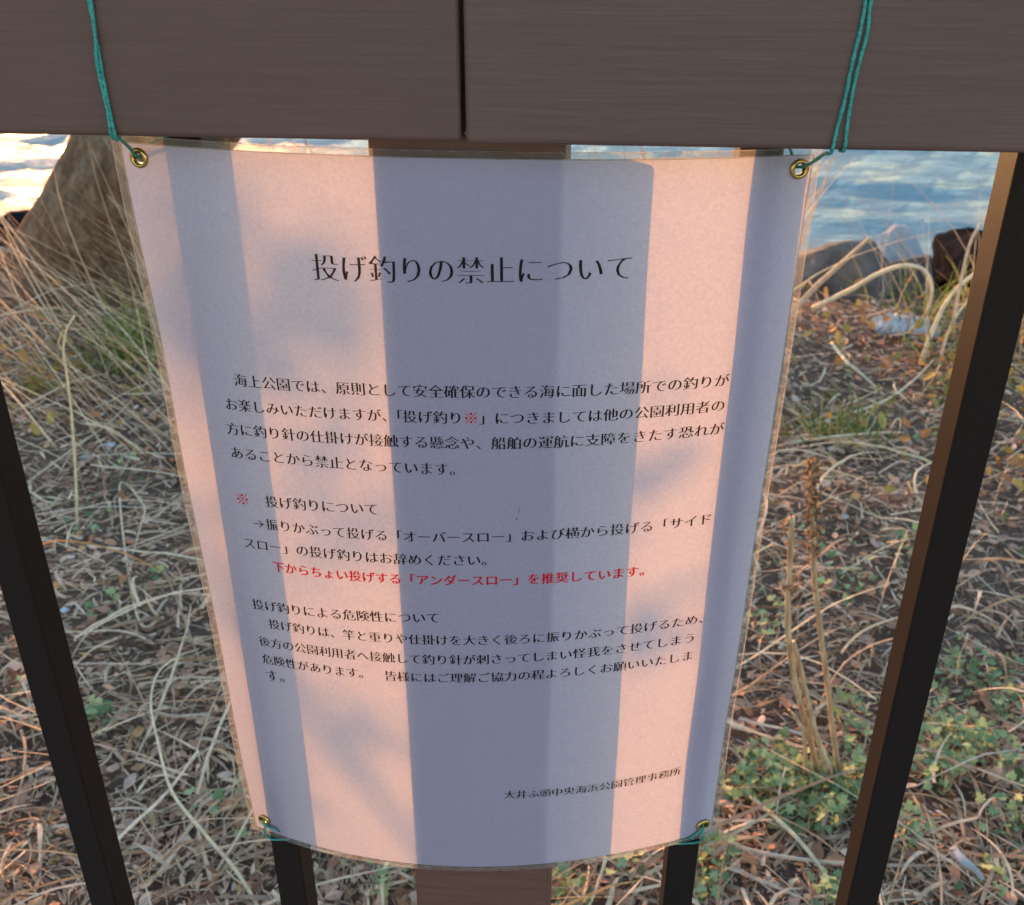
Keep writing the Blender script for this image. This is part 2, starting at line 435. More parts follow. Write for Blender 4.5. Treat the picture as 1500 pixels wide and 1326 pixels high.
# ------------------------------------------------------------------ notice sheet
TL, TR = at_Y(162, 195, .440), at_Y(1206, 216, .4520)
BL, BR = at_Y(368, 1215, .4545), at_Y(1048, 1217, .4545)
SAG0, SAG1 = .0215, .0310
SW, SH = .303, .430
def S(u, v, off=0.0):
    """sheet point, u across 0..1, v down 0..1, off metres towards the viewer"""
    p = (TL * (1 - u) + TR * u) * (1 - v) + (BL * (1 - u) + BR * u) * v
    c = 1 - (2 * u - 1) ** 2
    sag = SAG0 + (SAG1 - SAG0) * v
    e_ = abs(2 * u - 1) ** 3
    b = sag * c + .0006 * math.sin(9 * v + 4 * u) * math.sin(7 * u) + .0003 * math.sin(23 * v + 11 * u) + .0011 * e_ * math.sin(17 * v + 3 * u + .6)
    return Vector((p.x, p.y - b - off, p.z))
def inv(px, py):
    u, v = (px - 163) / 1044, (py - 198) / 1018
    for _ in range(12):
        a = project(S(u, v)); e = 1e-4
        bu = project(S(u + e, v)); bv = project(S(u, v + e))
        J = np.array([[(bu[0] - a[0]) / e, (bv[0] - a[0]) / e], [(bu[1] - a[1]) / e, (bv[1] - a[1]) / e]])
        d = np.linalg.solve(J, np.array([px - a[0], py - a[1]])); u += d[0]; v += d[1]
    return u, v
print("SHEET top mid", project(S(.5, 0)), "bottom mid", project(S(.5, 1)), "W", (TR - TL).length, (BR - BL).length, "H", (BL - TL).length)
print("mid Y", S(.5, 0).y, S(.5, 1).y)
sign = empty("notice_sheet", S(.5, .5), "white laminated paper notice with black and red Japanese text hung on the fence", "notice")
GROM = [inv(205, 231), inv(1170, 247), inv(388, 1200), inv(1029, 1208)]
def grid_sheet(name, u0, u1, v0, v1, off, m, hole_r, nu=None, nv=None):
    nu = nu or int((u1 - u0) * SW / .0017); nv = nv or int((v1 - v0) * SH / .0017)
    V, F = [], []
    for j in range(nv + 1):
        for i in range(nu + 1):
            V.append(S(u0 + (u1 - u0) * i / nu, v0 + (v1 - v0) * j / nv, off))
    for j in range(nv):
        for i in range(nu):
            uc, vc = u0 + (u1 - u0) * (i + .5) / nu, v0 + (v1 - v0) * (j + .5) / nv
            if any(math.hypot((uc - g[0]) * SW, (vc - g[1]) * SH) < hole_r for g in GROM): continue
            a = j * (nu + 1) + i; F.append((a, a + nu + 1, a + nu + 2, a + 1))
    return under(obj(name, mesh(name, V, F), m, smooth=True), sign)
MU, MV = .0044 / SW, .0036 / SH
MT = .0030 / SH
MR = .0036 / SW
grid_sheet("paper", MU, 1 - MR, MT, 1 - MV, 0, M_PAPER, .0028)
grid_sheet("laminate_film", MU, 1 - MR, MT, 1 - MV, .0007, M_FILM, .0028)
def margin_ring(name, inner, outer, m, off):
    """inner, outer: (left, right, top, bottom) distances from the cut edge in metres"""
    n = 90
    def loop(d):
        l, r, t, b = d[0] / SW, 1 - d[1] / SW, d[2] / SH, 1 - d[3] / SH; out = []
        for k in range(n): out.append((l + (r - l) * k / n, t))
        for k in range(n): out.append((r, t + (b - t) * k / n))
        for k in range(n): out.append((r + (l - r) * k / n, b))
        for k in range(n): out.append((l, b + (t - b) * k / n))
        return out
    A, B = loop(outer), loop(inner); T = len(A)
    V = [S(u, v, off) for u, v in A] + [S(u, v, off) for u, v in B]
    F = [(k, (k + 1) % T, T + (k + 1) % T, T + k) for k in range(T)]
    return under(obj(name, mesh(name, V, F), m), sign)
MG = (.0044, .0036, .0030, .0036)
margin_ring("film_margin", [d + .0004 for d in MG], (.0005,) * 4, M_MARGIN, .0002)
margin_ring("film_edge", (.0005,) * 4, (0,) * 4, M_EDGE, .0002)
margin_ring("film_seal_line", [d + .0003 for d in MG], [d - .0002 for d in MG], M_EDGE, .0010)

# lettering -----------------------------------------------------------------
_gl = {}
def glyph(ch):
    if ch in _gl: return _gl[ch]
    if ch == '※':
        V, F = [], []
        def q(pts): F.append(tuple(range(len(V), len(V) + len(pts)))); V.extend(pts)
        w = .032; c = (.5, .38); h = .36
        for sx in (1, -1):
            q([(c[0] - sx * h - w, c[1] - h), (c[0] - sx * h + w, c[1] - h), (c[0] + sx * h + w, c[1] + h), (c[0] + sx * h - w, c[1] + h)])
        for (dx, dy) in ((.29, 0), (-.29, 0), (0, .29), (0, -.29)):
            q([(c[0] + dx + .085 * math.cos(k * .785), c[1] + dy + .085 * math.sin(k * .785)) for k in range(8)])
        _gl[ch] = (np.array(V), F); return _gl[ch]
    cu = bpy.data.curves.new("glyph", 'FONT'); cu.body = ch; cu.size = 1.0; cu.resolution_u = 3; cu.fill_mode = 'FRONT'
    o = bpy.data.objects.new("glyph", cu); COL.objects.link(o)
    dg = bpy.context.evaluated_depsgraph_get(); me = o.evaluated_get(dg).to_mesh()
    V = np.array([tuple(v.co) for v in me.vertices]).reshape(-1, 3)[:, :2]; F = [tuple(p.vertices) for p in me.polygons]
    o.evaluated_get(dg).to_mesh_clear(); bpy.data.objects.remove(o); bpy.data.curves.remove(cu)
    _gl[ch] = (V, F); return _gl[ch]
def thin(V, F, ty, tx):
    """move the outline inwards, more across than along: thin horizontal strokes like a Mincho face"""
    if not len(F): return V
    # weld duplicates
    key = {}; idx = np.zeros(len(V), int); W_ = []
    for i, p in enumerate(V):
        k = (round(p[0], 5), round(p[1], 5))
        if k not in key: key[k] = len(W_); W_.append(p)
        idx[i] = key[k]
    W_ = np.array(W_); E = {}
    for f in F:
        g = [idx[i] for i in f]
        ar = sum(W_[g[k]][0] * W_[g[(k + 1) % len(g)]][1] - W_[g[(k + 1) % len(g)]][0] * W_[g[k]][1] for k in range(len(g)))
        if ar < 0: g = g[::-1]
        for k in range(len(g)):
            e = (g[k], g[(k + 1) % len(g)])
            if (e[1], e[0]) in E: del E[(e[1], e[0])]
            else: E[e] = 1
    nrm = np.zeros_like(W_)
    nmax = np.zeros((len(W_), 2))
    for (a, b) in E:
        d = W_[b] - W_[a]; l = np.hypot(*d)
        if l < 1e-7: continue
        n = np.array([d[1], -d[0]]) / l
        for q in (a, b):
            for c in (0, 1):
                if abs(n[c]) > abs(nmax[q, c]): nmax[q, c] = n[c]
    out = W_.copy()
    out[:, 1] -= nmax[:, 1] * ty; out[:, 0] -= nmax[:, 0] * tx
    return out[idx]
def char_mesh(ch, ty, tx):
    k = (ch, ty, tx)
    if k not in _gl:
        V, F = glyph(ch); _gl[k] = (thin(V, F, ty, tx), F)
    return _gl[k]
HALF = {}
class Ink:
    def __init__(s): s.mb = MB()
    def line(s, text, p0, p1, widths=None, ty=.016, tx=-.020, hs=1.0, em_scale=1.0, pick=None):
        """p0, p1: photo points at mid-height of the first cell's left edge and the last cell's right edge"""
        (u0, v0), (u1, v1) = inv(*p0), inv(*p1)
        ws = [(widths or {}).get(i, 1.0) for i in range(len(text))]
        tot = sum(ws); x = 0.0
        du = (u1 - u0) * SW; dv = (v1 - v0) * SH
        em = math.hypot(du, dv) / tot
        ux, uy = du / (em * tot), dv / (em * tot)
        for i, ch in enumerate(text):
            w = ws[i]
            if ch not in ' \u3000' and (pick is None or pick(i, ch)):
                V, F = char_mesh(ch, ty, tx)
                shift = -0.25 if (w < .8 and ch in '「') else 0
                P = []
                for (gx, gy) in V:
                    a = (x + shift + .5 + (gx - .5) * em_scale) * em; b = (gy - .38) * em * em_scale * hs
                    su = a * ux + b * uy; sv = a * uy - b * ux
                    P.append(S(u0 + su / SW, v0 + sv / SH, .00018))
                s.mb.add(P, F)
            x += w
    def build(s, name, m):
        o = s.mb.build(name, m); return under(o, sign)
t = Ink(); t.line("投げ釣りの禁止について", (456, 391), (930, 391), ty=.024, tx=-.011, hs=1.06); t.build("title_lettering", M_INK)["label"] = "large black heading line"
t = Ink()
t.line("海上公園では、原則として安全確保のできる海に面した場所での釣りが", (342, 556), (1069, 556))
t.line("お楽しみいただけますが、「投げ釣り※」につきましては他の公園利用者の", (329, 591), (1063, 593), {11: .7, 12: .7}, pick=lambda i, c: c != '※')
t.line("方に釣り針の仕掛けが接触する懸念や、船舶の運航に支障をきたす恐れが", (331, 627), (1061, 627))
t.line("あることから禁止となっています。", (337, 662), (681, 688))
t.build("body_lettering", M_INK)["label"] = "black opening paragraph of four lines"
t = Ink()
t.line("投げ釣りについて", (388, 734), (555, 746))
t.line("→振りかぶって投げる「オーバースロー」および横から投げる「サイド", (370, 765), (1044, 759))
t.line("スロー」の投げ釣りはお辞めください。", (356, 794), (727, 820))
t.build("body_lettering", M_INK)["label"] = "black middle paragraph of three lines"
t = Ink()
t.line("投げ釣りによる危険性について", (369, 884), (645, 905))
t.line("投げ釣りは、竿と重りや仕掛けを大きく後ろに振りかぶって投げるため、", (393, 913), (1043, 903))
t.line("後方の公園利用者へ接触して釣り針が刺さってしまい怪我をさせてしまう", (379, 938), (1020, 933))
t.line("危険性があります。\u3000皆様にはご理解ご協力の程よろしくお願いいたしま", (384, 964), (1017, 959))
t.line("す。", (389, 989), (428, 992))
t.build("body_lettering", M_INK)["label"] = "black closing paragraph of five lines"
t = Ink()
t.line("お楽しみいただけますが、「投げ釣り※」につきましては他の公園利用者の", (329, 591), (1063, 593), {11: .7, 12: .7}, ty=.0, tx=.0, pick=lambda i, c: c == '※')
t.build("reference_mark", M_RED)["label"] = "red reference mark inside the opening paragraph"
t = Ink(); t.line("※", (345, 730), (366, 732), ty=0, tx=0)
t.build("reference_mark", M_RED)["label"] = "red reference mark at the left of its line"
t = Ink(); t.line("下からちょい投げする「アンダースロー」を推奨しています。", (399, 829), (957, 834), ty=.0, tx=-.026)
t.build("red_lettering", M_RED)["label"] = "red recommendation line"
t = Ink()
for pts_ in (((761.6, 742), (762.1, 742), (759.2, 752), (758.8, 752)), ((756, 759), (758, 759.5), (757.6, 761.5), (756.2, 761.3))):
    t.mb.add([S(*inv(*q_), .00018) for q_ in pts_], [(0, 1, 2, 3)])
o = t.mb.build("scratch", M_INK); under(o, sign)["label"] = "tiny dark scratch above the middle paragraph"
t = Ink(); t.line("大井ふ頭中央海浜公園管理事務所", (738, 1164), (998, 1128)); t.build("office_name_lettering", M_INK)["label"] = "small black signature line at the lower right"

# grommets ------------------------------------------------------------------
def frame_at(u, v):
    e = 1e-3; a = (S(u + e, v) - S(u - e, v)).normalized(); b = (S(u, v + e) - S(u, v - e)).normalized()
    n = b.cross(a).normalized()
    if n.y > 0: n = -n
    return S(u, v), a, b, n
def grommet(g):
    c, a, b, n = frame_at(*g)
    prof = [(.0023, -.0018), (.0024, .0003), (.0027, .0008), (.0033, .0010), (.0040, .0008), (.0044, .0002), (.0044, -.0001), (.0040, -.0001), (.0040, -.0010), (.0034, -.0016)]
    V, F = [], []; n_ = 36; k = len(prof)
    for i in range(n_):
        an = 2 * math.pi * i / n_; d = a * math.cos(an) + b * math.sin(an)
        for (r, h) in prof: V.append(c + d * r + n * (h + .0008))
    for i in range(n_):
        for j in range(k):
            p, q = i * k + j, i * k + (j + 1) % k; r, s_ = ((i + 1) % n_) * k + (j + 1) % k, ((i + 1) % n_) * k + j
            F.append((p, q, r, s_))
    under(obj("grommet", mesh("grommet", V, F), M_BRASS, smooth=True), sign)
for g in GROM: grommet(g)

# ties ----------------------------------------------------------------------
CR = .00074
def tie(name, strands, label, rad=CR):
    mb = MB()
    for s_ in strands:
        P = spline(s_, 7)
        # fibrous twist
        mb.add(*tube(P, lambda t_: rad * (1 + .10 * math.sin(140 * t_)), 8))
    o0 = Vector(strands[0][0])
    o = mb.build(name, M_CORD, smooth=True, rel=o0); o.location = o0
    return tag(o, label, "cord", "green cords tying up the notice")
def on_rail(px, py, off=.0013): return at_Y(px, py, RAIL_F - off)
G0, G1, G2, G3 = [frame_at(*g) for g in GROM]
def over(p, dx=0.0):
    """rail top, back and underside points for a loop starting at front point p"""
    x = p.x + dx
    return [Vector((x, RAIL_F - .001, RAIL_Z1 - .004)), Vector((x, RAIL_F + .006, RAIL_Z1 + .0015)), Vector((x, RAIL_B - .006, RAIL_Z1 + .0015)), Vector((x, RAIL_B + .0018, RAIL_Z1 - .006)),
            Vector((x + .006, RAIL_B + .0018, (RAIL_Z0 + RAIL_Z1) / 2)), Vector((x + .014, RAIL_B + .0015, RAIL_Z0 + .004)), Vector((x + .017, RAIL_B - .006, RAIL_Z0 - .0016))]
c = G0[0]; n = G0[3]
tA = [c - n * .003, c + n * .0015 + Vector((-.0006, 0, .0012)), at_Y(190, 217, .428), at_Y(175, 203, .412), Vector((at_Y(170, 196, RAIL_F).x, RAIL_F - .0008, RAIL_Z0 - .0006)), on_rail(162, 170), on_rail(152, 120), on_rail(145, 80), on_rail(139, 50), on_rail(133, 0)]
tB = [Vector((at_Y(168, 197, RAIL_F).x, RAIL_F + .004, RAIL_Z0 - .0012)), Vector((at_Y(165, 197, RAIL_F).x, RAIL_F - .001, RAIL_Z0 + .0004)), on_rail(158, 165, .002), on_rail(148, 122, .0016), on_rail(141, 84, .0026), on_rail(140, 55, .002), on_rail(130, 0)]
tA += over(tA[-1]); tB += over(tB[-1], -.002)
tA += [c - n * .006 + Vector((0, .004, .004)), c - n * .0025]
tie("cord_tie", [tA, tB], "green cord looped over the rail to the upper left eyelet")
c = G1[0]; n = G1[3]
tA = [c - n * .003, c + n * .0015 + Vector((.0006, 0, .0012)), at_Y(1188, 239, .430), at_Y(1207, 226, .415), Vector((at_Y(1218, 217, RAIL_F).x, RAIL_F - .0008, RAIL_Z0 - .0008)), on_rail(1226, 190), on_rail(1240, 135), on_rail(1249, 90), on_rail(1260, 45), on_rail(1268, 0)]
tB = [Vector((at_Y(1234, 219, RAIL_F).x, RAIL_F + .004, RAIL_Z0 - .0012)), Vector((at_Y(1236, 218, RAIL_F).x, RAIL_F - .001, RAIL_Z0 + .0004)), on_rail(1241, 185), on_rail(1248, 140), on_rail(1258, 95), on_rail(1271, 45), on_rail(1276, 0)]
tA += over(tA[-1], -.0)[:4] + [Vector((tA[-1].x - .01, RAIL_B + .0018, RAIL_Z0 + .02)), Vector((tA[-1].x - .014, RAIL_B - .002, RAIL_Z0 - .0014)), c - n * .006 + Vector((0, .004, .004)), c - n * .0025]
tB += over(tB[-1], .002)
tie("cord_tie", [tA, tB], "green cord doubled over the rail to the upper right eyelet")
# bottom ties go round the two inner balusters
def low_tie(g, xb, side, zt, label):
    c, a, b, n = g
    w = .0185 / 2; f = BAL_F - .0012; k = BAL_F + BAL_D + .0012
    z0 = c.z - .004
    near, farx = (xb - w, xb + w) if side > 0 else (xb + w, xb - w)
    e = .0012 * (1 if side > 0 else -1)
    q = lambda X, Y_, py: Vector((X, Y_, at_Y(project(Vector((X, Y_, .6)))[0], py, Y_).z))
    s1 = [c - n * .002, c + n * .0018 + b * .001, c + n * .0014 + b * .0055 + a * (.001 * side), q(near - e, f - .003, zt[0]), q(near + e * 1.5, f - .0005, zt[1]), q(farx - e * 2, f - .0005, zt[2]), q(farx + e, f + .001, zt[3]),
          Vector((farx + e, k, c.z - .014)), Vector((near - e, k, c.z - .012)), Vector((near - e, f + .006, c.z - .008)), c - n * .0015]
    s2 = [c + n * .0018 + b * .001, c + n * .0014 + b * .004 + a * (.003 * side), q((near * .6 + farx * .4), f - .006, zt[4]), q(farx - e * 2, f - .001, zt[5]), q(farx + e, f + .002, zt[5] - 2), Vector((farx + e, k, c.z - .010)), Vector((near - e, k, c.z - .008)), c - n * .003]
    return tie("cord_tie", [s1, s2], label, .0007)
def g_u(c, a, d):
    x = c.x + d
    return (x - BL.x) / (BR.x - BL.x)
low_tie(G2, bx[1], 1, (1216, 1229, 1227, 1217, 1215, 1223), "thin green cord from the lower left eyelet round a baluster")
low_tie(G3, bx[2], -1, (1226, 1234, 1236, 1232, 1228, 1232), "thin green cord from the lower right eyelet round a baluster")

# ------------------------------------------------------------------ vegetation builders
def ribbons(P, Wd, side, name, m):
    """P: (n, k, 3) centre lines, Wd: (n, k) half widths, side: (n, k, 3) unit side vectors"""
    n, k, _ = P.shape
    V = np.empty((n, k, 2, 3)); V[:, :, 0] = P - side * Wd[..., None]; V[:, :, 1] = P + side * Wd[..., None]
    V = V.reshape(-1, 3); base = (np.arange(n) * k * 2)[:, None]; j = np.arange(k - 1) * 2
    F = np.stack([base + j, base + j + 1, base + j + 3, base + j + 2], -1).reshape(-1, 4)
    me = bpy.data.meshes.new(name); me.vertices.add(len(V)); me.vertices.foreach_set("co", V.ravel())
    me.loops.add(F.size); me.loops.foreach_set("vertex_index", F.ravel().astype(np.int32))
    me.polygons.add(len(F)); me.polygons.foreach_set("loop_start", np.arange(0, F.size, 4, dtype=np.int32))
    me.update(calc_edges=True); me.validate()
    return obj(name, me, m, smooth=True)
def region(n, x0, x1, y0, y1, power=1.0):
    """more points near the viewer, within a wedge"""
    y = y0 + (y1 - y0) * rng.random(n) ** power
    x = (x0 + (x1 - x0) * rng.random(n)) * (0.35 + .65 * y / y1) * 1.15
    return x, y
def lying(n, lmin, lmax, wmin, wmax, x0, x1, y0, y1, lift, name, m, k=6, arc=.25, power=1.3, bias=None):
    x, y = region(n, x0, x1, y0, y1, power)
    ph = vnoise(x * 3.5, y * 3.5, 77) * 9 + rng.normal(0, .9, n) if bias is None else rng.normal(bias, .7, n) + np.pi * (rng.random(n) < .5)
    Ln = lmin + (lmax - lmin) * rng.random(n) ** 2; curv = rng.normal(0, 1, n) * .5; kink = np.where(rng.random(n) < .28, rng.normal(0, .9, n), 0.0); kp = rng.uniform(.3, .8, n)
    t = np.linspace(0, 1, k)
    ang = ph[:, None] + curv[:, None] * (t[None] - .5) + kink[:, None] * (t[None] > kp[:, None])
    dx = np.cumsum(np.cos(ang), 1) / k; dy = np.cumsum(np.sin(ang), 1) / k
    X = x[:, None] + dx * Ln[:, None]; Y = np.maximum(y[:, None] + dy * Ln[:, None], .55)
    hl = rng.random(n) * lift; a = np.abs(rng.normal(0, 1, n)) * arc * Ln * .35
    tilt = rng.normal(0, .09, n) * Ln
    Z = ground_z(X, Y) + .003 + hl[:, None] + a[:, None] * np.sin(np.pi * t)[None] + np.maximum(0, tilt[:, None] * (t[None] - .3))
    P = np.stack([X, Y, Z], -1)
    w = (wmin + (wmax - wmin) * rng.random(n) ** 1.5)[:, None] * (1 - .75 * t[None] ** 2) * .5
    roll = rng.normal(0, .6, n)[:, None]
    side = np.stack([-np.sin(ang) * np.cos(roll), np.cos(ang) * np.cos(roll), np.sin(roll) + 0 * ang], -1)
    return ribbons(P, w, side, name, m)
def standing(x, y, h, lean, name, m, w=.0022, k=7, spread=.25, lean_dir=None, z0=None, bend=.5):
    n = len(x); t = np.linspace(0, 1, k)
    ld = rng.random(n) * 2 * np.pi if lean_dir is None else rng.normal(lean_dir, spread, n)
    le = np.abs(rng.normal(lean, lean * .4 + .03, n)); b = rng.normal(bend, .35, n)
    r = (le[:, None] * t[None] + b[:, None] * le[:, None] * t[None] ** 2.5) * h[:, None]
    X = x[:, None] + np.cos(ld)[:, None] * r; Y = y[:, None] + np.sin(ld)[:, None] * r
    zz = ground_z(x, y)[:, None] - .01
    Z = zz + h[:, None] * (t[None] - .35 * le[:, None] * t[None] ** 2.2)
    Y = np.maximum(Y, .56)
    P = np.stack([X, Y, Z], -1)
    wd = (w * (.6 + .8 * rng.random(n)))[:, None] * (1 - .8 * t[None]) * .5
    side = np.stack([np.cos(rng.random(n) * .8 - .4)[:, None] + 0 * X, np.sin(rng.random(n) * .8 - .4)[:, None] + 0 * X, 0 * X], -1)
    return ribbons(P, wd, side, name, m)
def leaf_poly(kind):
    if kind == 'oval':
        return [(0, 0), (.22, .25), (.30, .5), (.2, .8), (0, 1), (-.2, .8), (-.30, .5), (-.22, .25)]
    if kind == 'lobed':
        return [(0, 0), (.10, .25), (.45, .22), (.30, .45), (.52, .62), (.22, .68), (.20, .95), (0, 1.05), (-.20, .95), (-.22, .68), (-.52, .62), (-.30, .45), (-.45, .22), (-.10, .25)]
    return [(0, 0), (.16, .35), (.12, .75), (0, 1), (-.12, .75), (-.16, .35)]
def leaves(items, kind, name, m, parent=None, rel=None):
    """items: (pos, length, yaw, pitch, roll, curl); every leaf a bent fan"""
    poly = leaf_poly(kind); V, F = [], []
    for (p, l, yaw, pit, rol, curl) in items:
        M3 = Matrix.Rotation(yaw, 3, 'Z') @ Matrix.Rotation(pit, 3, 'X') @ Matrix.Rotation(rol, 3, 'Y')
        o = len(V); V.append(p + M3 @ Vector((0, .5 * l, .02 * l)))
        for (a, b) in poly:
            V.append(p + M3 @ Vector((a * l, b * l, l * (curl * (abs(a) * .9 + (b - .5) ** 2 * .8)))))
        q = len(poly)
        F += [(o, o + 1 + i, o + 1 + (i + 1) % q) for i in range(q)]
    if rel is not None: V = [v - Vector(rel) for v in V]
    return obj(name, mesh(name, V, F), m, parent, smooth=False)

# ------------------------------------------------------------------ ground stuff
XL, XR = -3.1, 3.1
o = lying(46000, .012, .12, .0012, .0074, XL, XR, .72, 3.7, .020, "dry_grass", M_STRAW, k=5, arc=.22, power=1.3)
tag(o, "matted dry grass blades lying over the soil", "grass", kind="stuff")
o = lying(40000, .008, .05, .0006, .0020, XL, XR, .72, 3.7, .018, "chaff", M_STRAW, k=4, arc=.15, power=1.5)
tag(o, "fine broken chaff covering the soil between the straws", "chaff", kind="stuff")
o = lying(2200, .12, .50, .0018, .0062, XL, XR, .72, 3.7, .05, "long_straw", M_STRAW, k=9, arc=.25, power=1.2, bias=.35)
tag(o, "long loose dry straws lying across the litter", "straw", kind="stuff")
x, y = region(15000, XL, XR, .72, 3.7, 1.3)
zz = ground_z(x, y)
o = leaves([(Vector((x[i], y[i], zz[i] + .004 + random.random() * .018)), random.uniform(.006, .030), random.random() * 6.3, random.gauss(.1, .3), random.gauss(0, .35), random.uniform(-.2, .6)) for i in range(len(x))], 'oval', "leaf_litter", M_LITTER)
tag(o, "brown fallen leaves scattered over the soil", "leaf litter", kind="stuff")
x, y = region(16000, XL, XR, .72, 3.7, 1.4)
zz = ground_z(x, y)
o = leaves([(Vector((x[i], y[i], zz[i] + .003 + random.random() * .016)), random.uniform(.006, .026), random.random() * 6.3, random.gauss(.05, .3), random.gauss(0, .4), random.uniform(-.3, .5)) for i in range(len(x))], 'narrow', "bark_chips", M_LITTER)
tag(o, "small brown bark chips and broken stems on the soil", "leaf litter", kind="stuff")
# green creeping cover
patches = [(1115, 900, 38, 60), (1133, 1137, 52, 120), (1188, 1173, 60, 150), (1243, 1151, 40, 80), (1082, 1170, 30, 50), (1250, 1035, 34, 40), (1262, 1085, 30, 40), (1408, 970, 38, 60), (1466, 983, 40, 70), (1390, 1090, 48, 80),
           (1440, 1093, 44, 70), (1372, 1130, 40, 70), (1383, 1050, 30, 40), (1484, 1040, 26, 30), (1482, 1144, 30, 36), (1470, 1205, 36, 40), (1042, 1268, 34, 60), (1025, 1310, 30, 50), (1207, 1316, 26, 30), (1327, 1232, 24, 26),
           (835, 1316, 34, 40), (920, 1290, 30, 26), (1240, 850, 38, 60), (1321, 815, 26, 30), (1200, 690, 26, 14), (171, 907, 30, 26), (148, 1051, 24, 16), (120, 760, 40, 26), (60, 1010, 30, 12), (575, 1296, 26, 20), (645, 1316, 18, 14), (1360, 640, 30, 14), (1180, 800, 26, 18), (240, 860, 24, 12), (300, 1180, 30, 14), (190, 680, 30, 14), (1440, 1290, 30, 16)]
items = []
for (px, py, r, n_) in patches:
    for _ in range(int(n_ * (1.5 if n_ >= 80 else .7))):
        a, q = random.random() * 6.28, math.sqrt(random.random()) * r * 1.1
        g = at_Z(px + math.cos(a) * q, py + math.sin(a) * q * .8, 0.02)
        items.append((Vector((g.x, g.y, gz(g.x, g.y) + random.uniform(.008, .05))), random.uniform(.007, .021), random.random() * 6.3, random.gauss(.25, .45), random.gauss(0, .45), random.uniform(.0, .4)))
x, y = region(110, XL, XR, .75, 3.4, 1.2)
for i in range(len(x)):
    items.append((Vector((x[i], y[i], gz(x[i], y[i]) + random.uniform(.006, .03))), random.uniform(.010, .022), random.random() * 6.3, random.gauss(.2, .3), random.gauss(0, .3), .2))
o = leaves(items, 'lobed', "ground_cover", M_GREEN); tag(o, "low green lobed leaves creeping through the dry grass", "ground cover", kind="stuff")
# turning leaves near the shore
items = []
for (cx_, cy_, sx, sy_, n_) in ((1.35, 2.6, .8, .4, 620), (-1.5, 2.3, .5, .3, 160), (1.0, 2.0, .5, .3, 160)):
    for _ in range(n_):
        x_, y_ = random.gauss(cx_, sx * .6), random.gauss(cy_, sy_ * .8)
        items.append((Vector((x_, y_, gz(x_, y_) + random.uniform(.01, .10))), random.uniform(.018, .045), random.random() * 6.3, random.gauss(.3, .5), random.gauss(0, .5), random.uniform(0, .5)))
o = leaves(items, 'oval', "turning_weeds", M_AUTUMN); tag(o, "yellow and rust weed leaves among grass by the shore", "weeds", kind="stuff")
# tall thin grass along the bank
n = 190; x = rng.uniform(.9, 2.6, n); y = rng.uniform(2.6, 3.4, n)
o = standing(x, y, rng.uniform(.12, .62, n) ** 1.2, .35, "bank_grass", M_STRAW, w=.0026, lean_dir=2.4, spread=1.2)
tag(o, "thin dry grass stems standing on the bank at right", "grass", kind="stuff")
n = 420; x = rng.uniform(-2.4, -.7, n); y = rng.uniform(1.9, 3.0, n)
o = standing(x, y, rng.uniform(.25, .75, n), 1.15, "leaning_grass", M_STRAW, w=.0042, lean_dir=3.0, spread=.3, bend=.05)
tag(o, "long dry grass stems leaning across the tree stump at left", "grass", kind="stuff")
n = 1000; x = rng.uniform(-3.4, .48, n); y = rng.uniform(2.75, 3.45, n)
keep = ~((x < -.95) & (x > -2.05)); x, y = x[keep], y[keep]
o = standing(x, y, rng.uniform(.25, .62, len(x)), .35, "shade_thicket", M_STRAW, w=.009, lean_dir=None)  # mostly hidden grass added to keep low sun off the ground
tag(o, "dry grass thicket along the bank, added to shade the ground", "grass", kind="stuff")
n = 420; x = rng.uniform(.85, 2.3, n); y = rng.uniform(2.3, 3.3, n)
o = standing(x, y, rng.uniform(.08, .28, n), .4, "green_blades", M_GRASS, w=.006)
tag(o, "short green grass blades among the dry stems at right", "grass", kind="stuff")

# ------------------------------------------------------------------ single plants
def tuft(px, py, n_, h, label, m=M_GRASS):
    g = at_Z(px, py, 0.0); g.z = gz(g.x, g.y)
    r_ = rng.normal(0, 1, (n_, 2)) * .05
    o = standing(g.x + r_[:, 0], g.y + r_[:, 1], rng.uniform(h * .4, h, n_), .5, "grass_tuft", m, w=.006, z0=g.z)
    o.data.transform(Matrix.Translation(-g)); o.location = g
    return tag(o, label, "grass tuft")
tuft(195, 530, 150, .26, "green grass tuft beside the left edge of the notice")
tuft(1232, 640, 90, .14, "small green grass tuft right of the notice among straw")
def weed(px, py, n_, r, h, m, label, kind='lobed'):
    g = at_Z(px, py, 0.0); g.z = gz(g.x, g.y); it = []
    for _ in range(n_):
        a, q = random.random() * 6.28, random.random() ** .5 * r
        it.append((Vector((math.cos(a) * q, math.sin(a) * q, random.uniform(.01, h))), random.uniform(.02, .04), random.random() * 6.3, random.gauss(.3, .4), random.gauss(0, .4), .3))
    o = leaves(it, kind, "weed", m); o.location = g; return tag(o, label, "weed")
weed(62, 575, 46, .07, .07, M_AUTUMN, "small yellow green weed catching light left of the notice", 'lobed')
weed(146, 1060, 7, .03, .035, M_GREEN, "broad green leaf clump right of the leftmost baluster", 'oval')

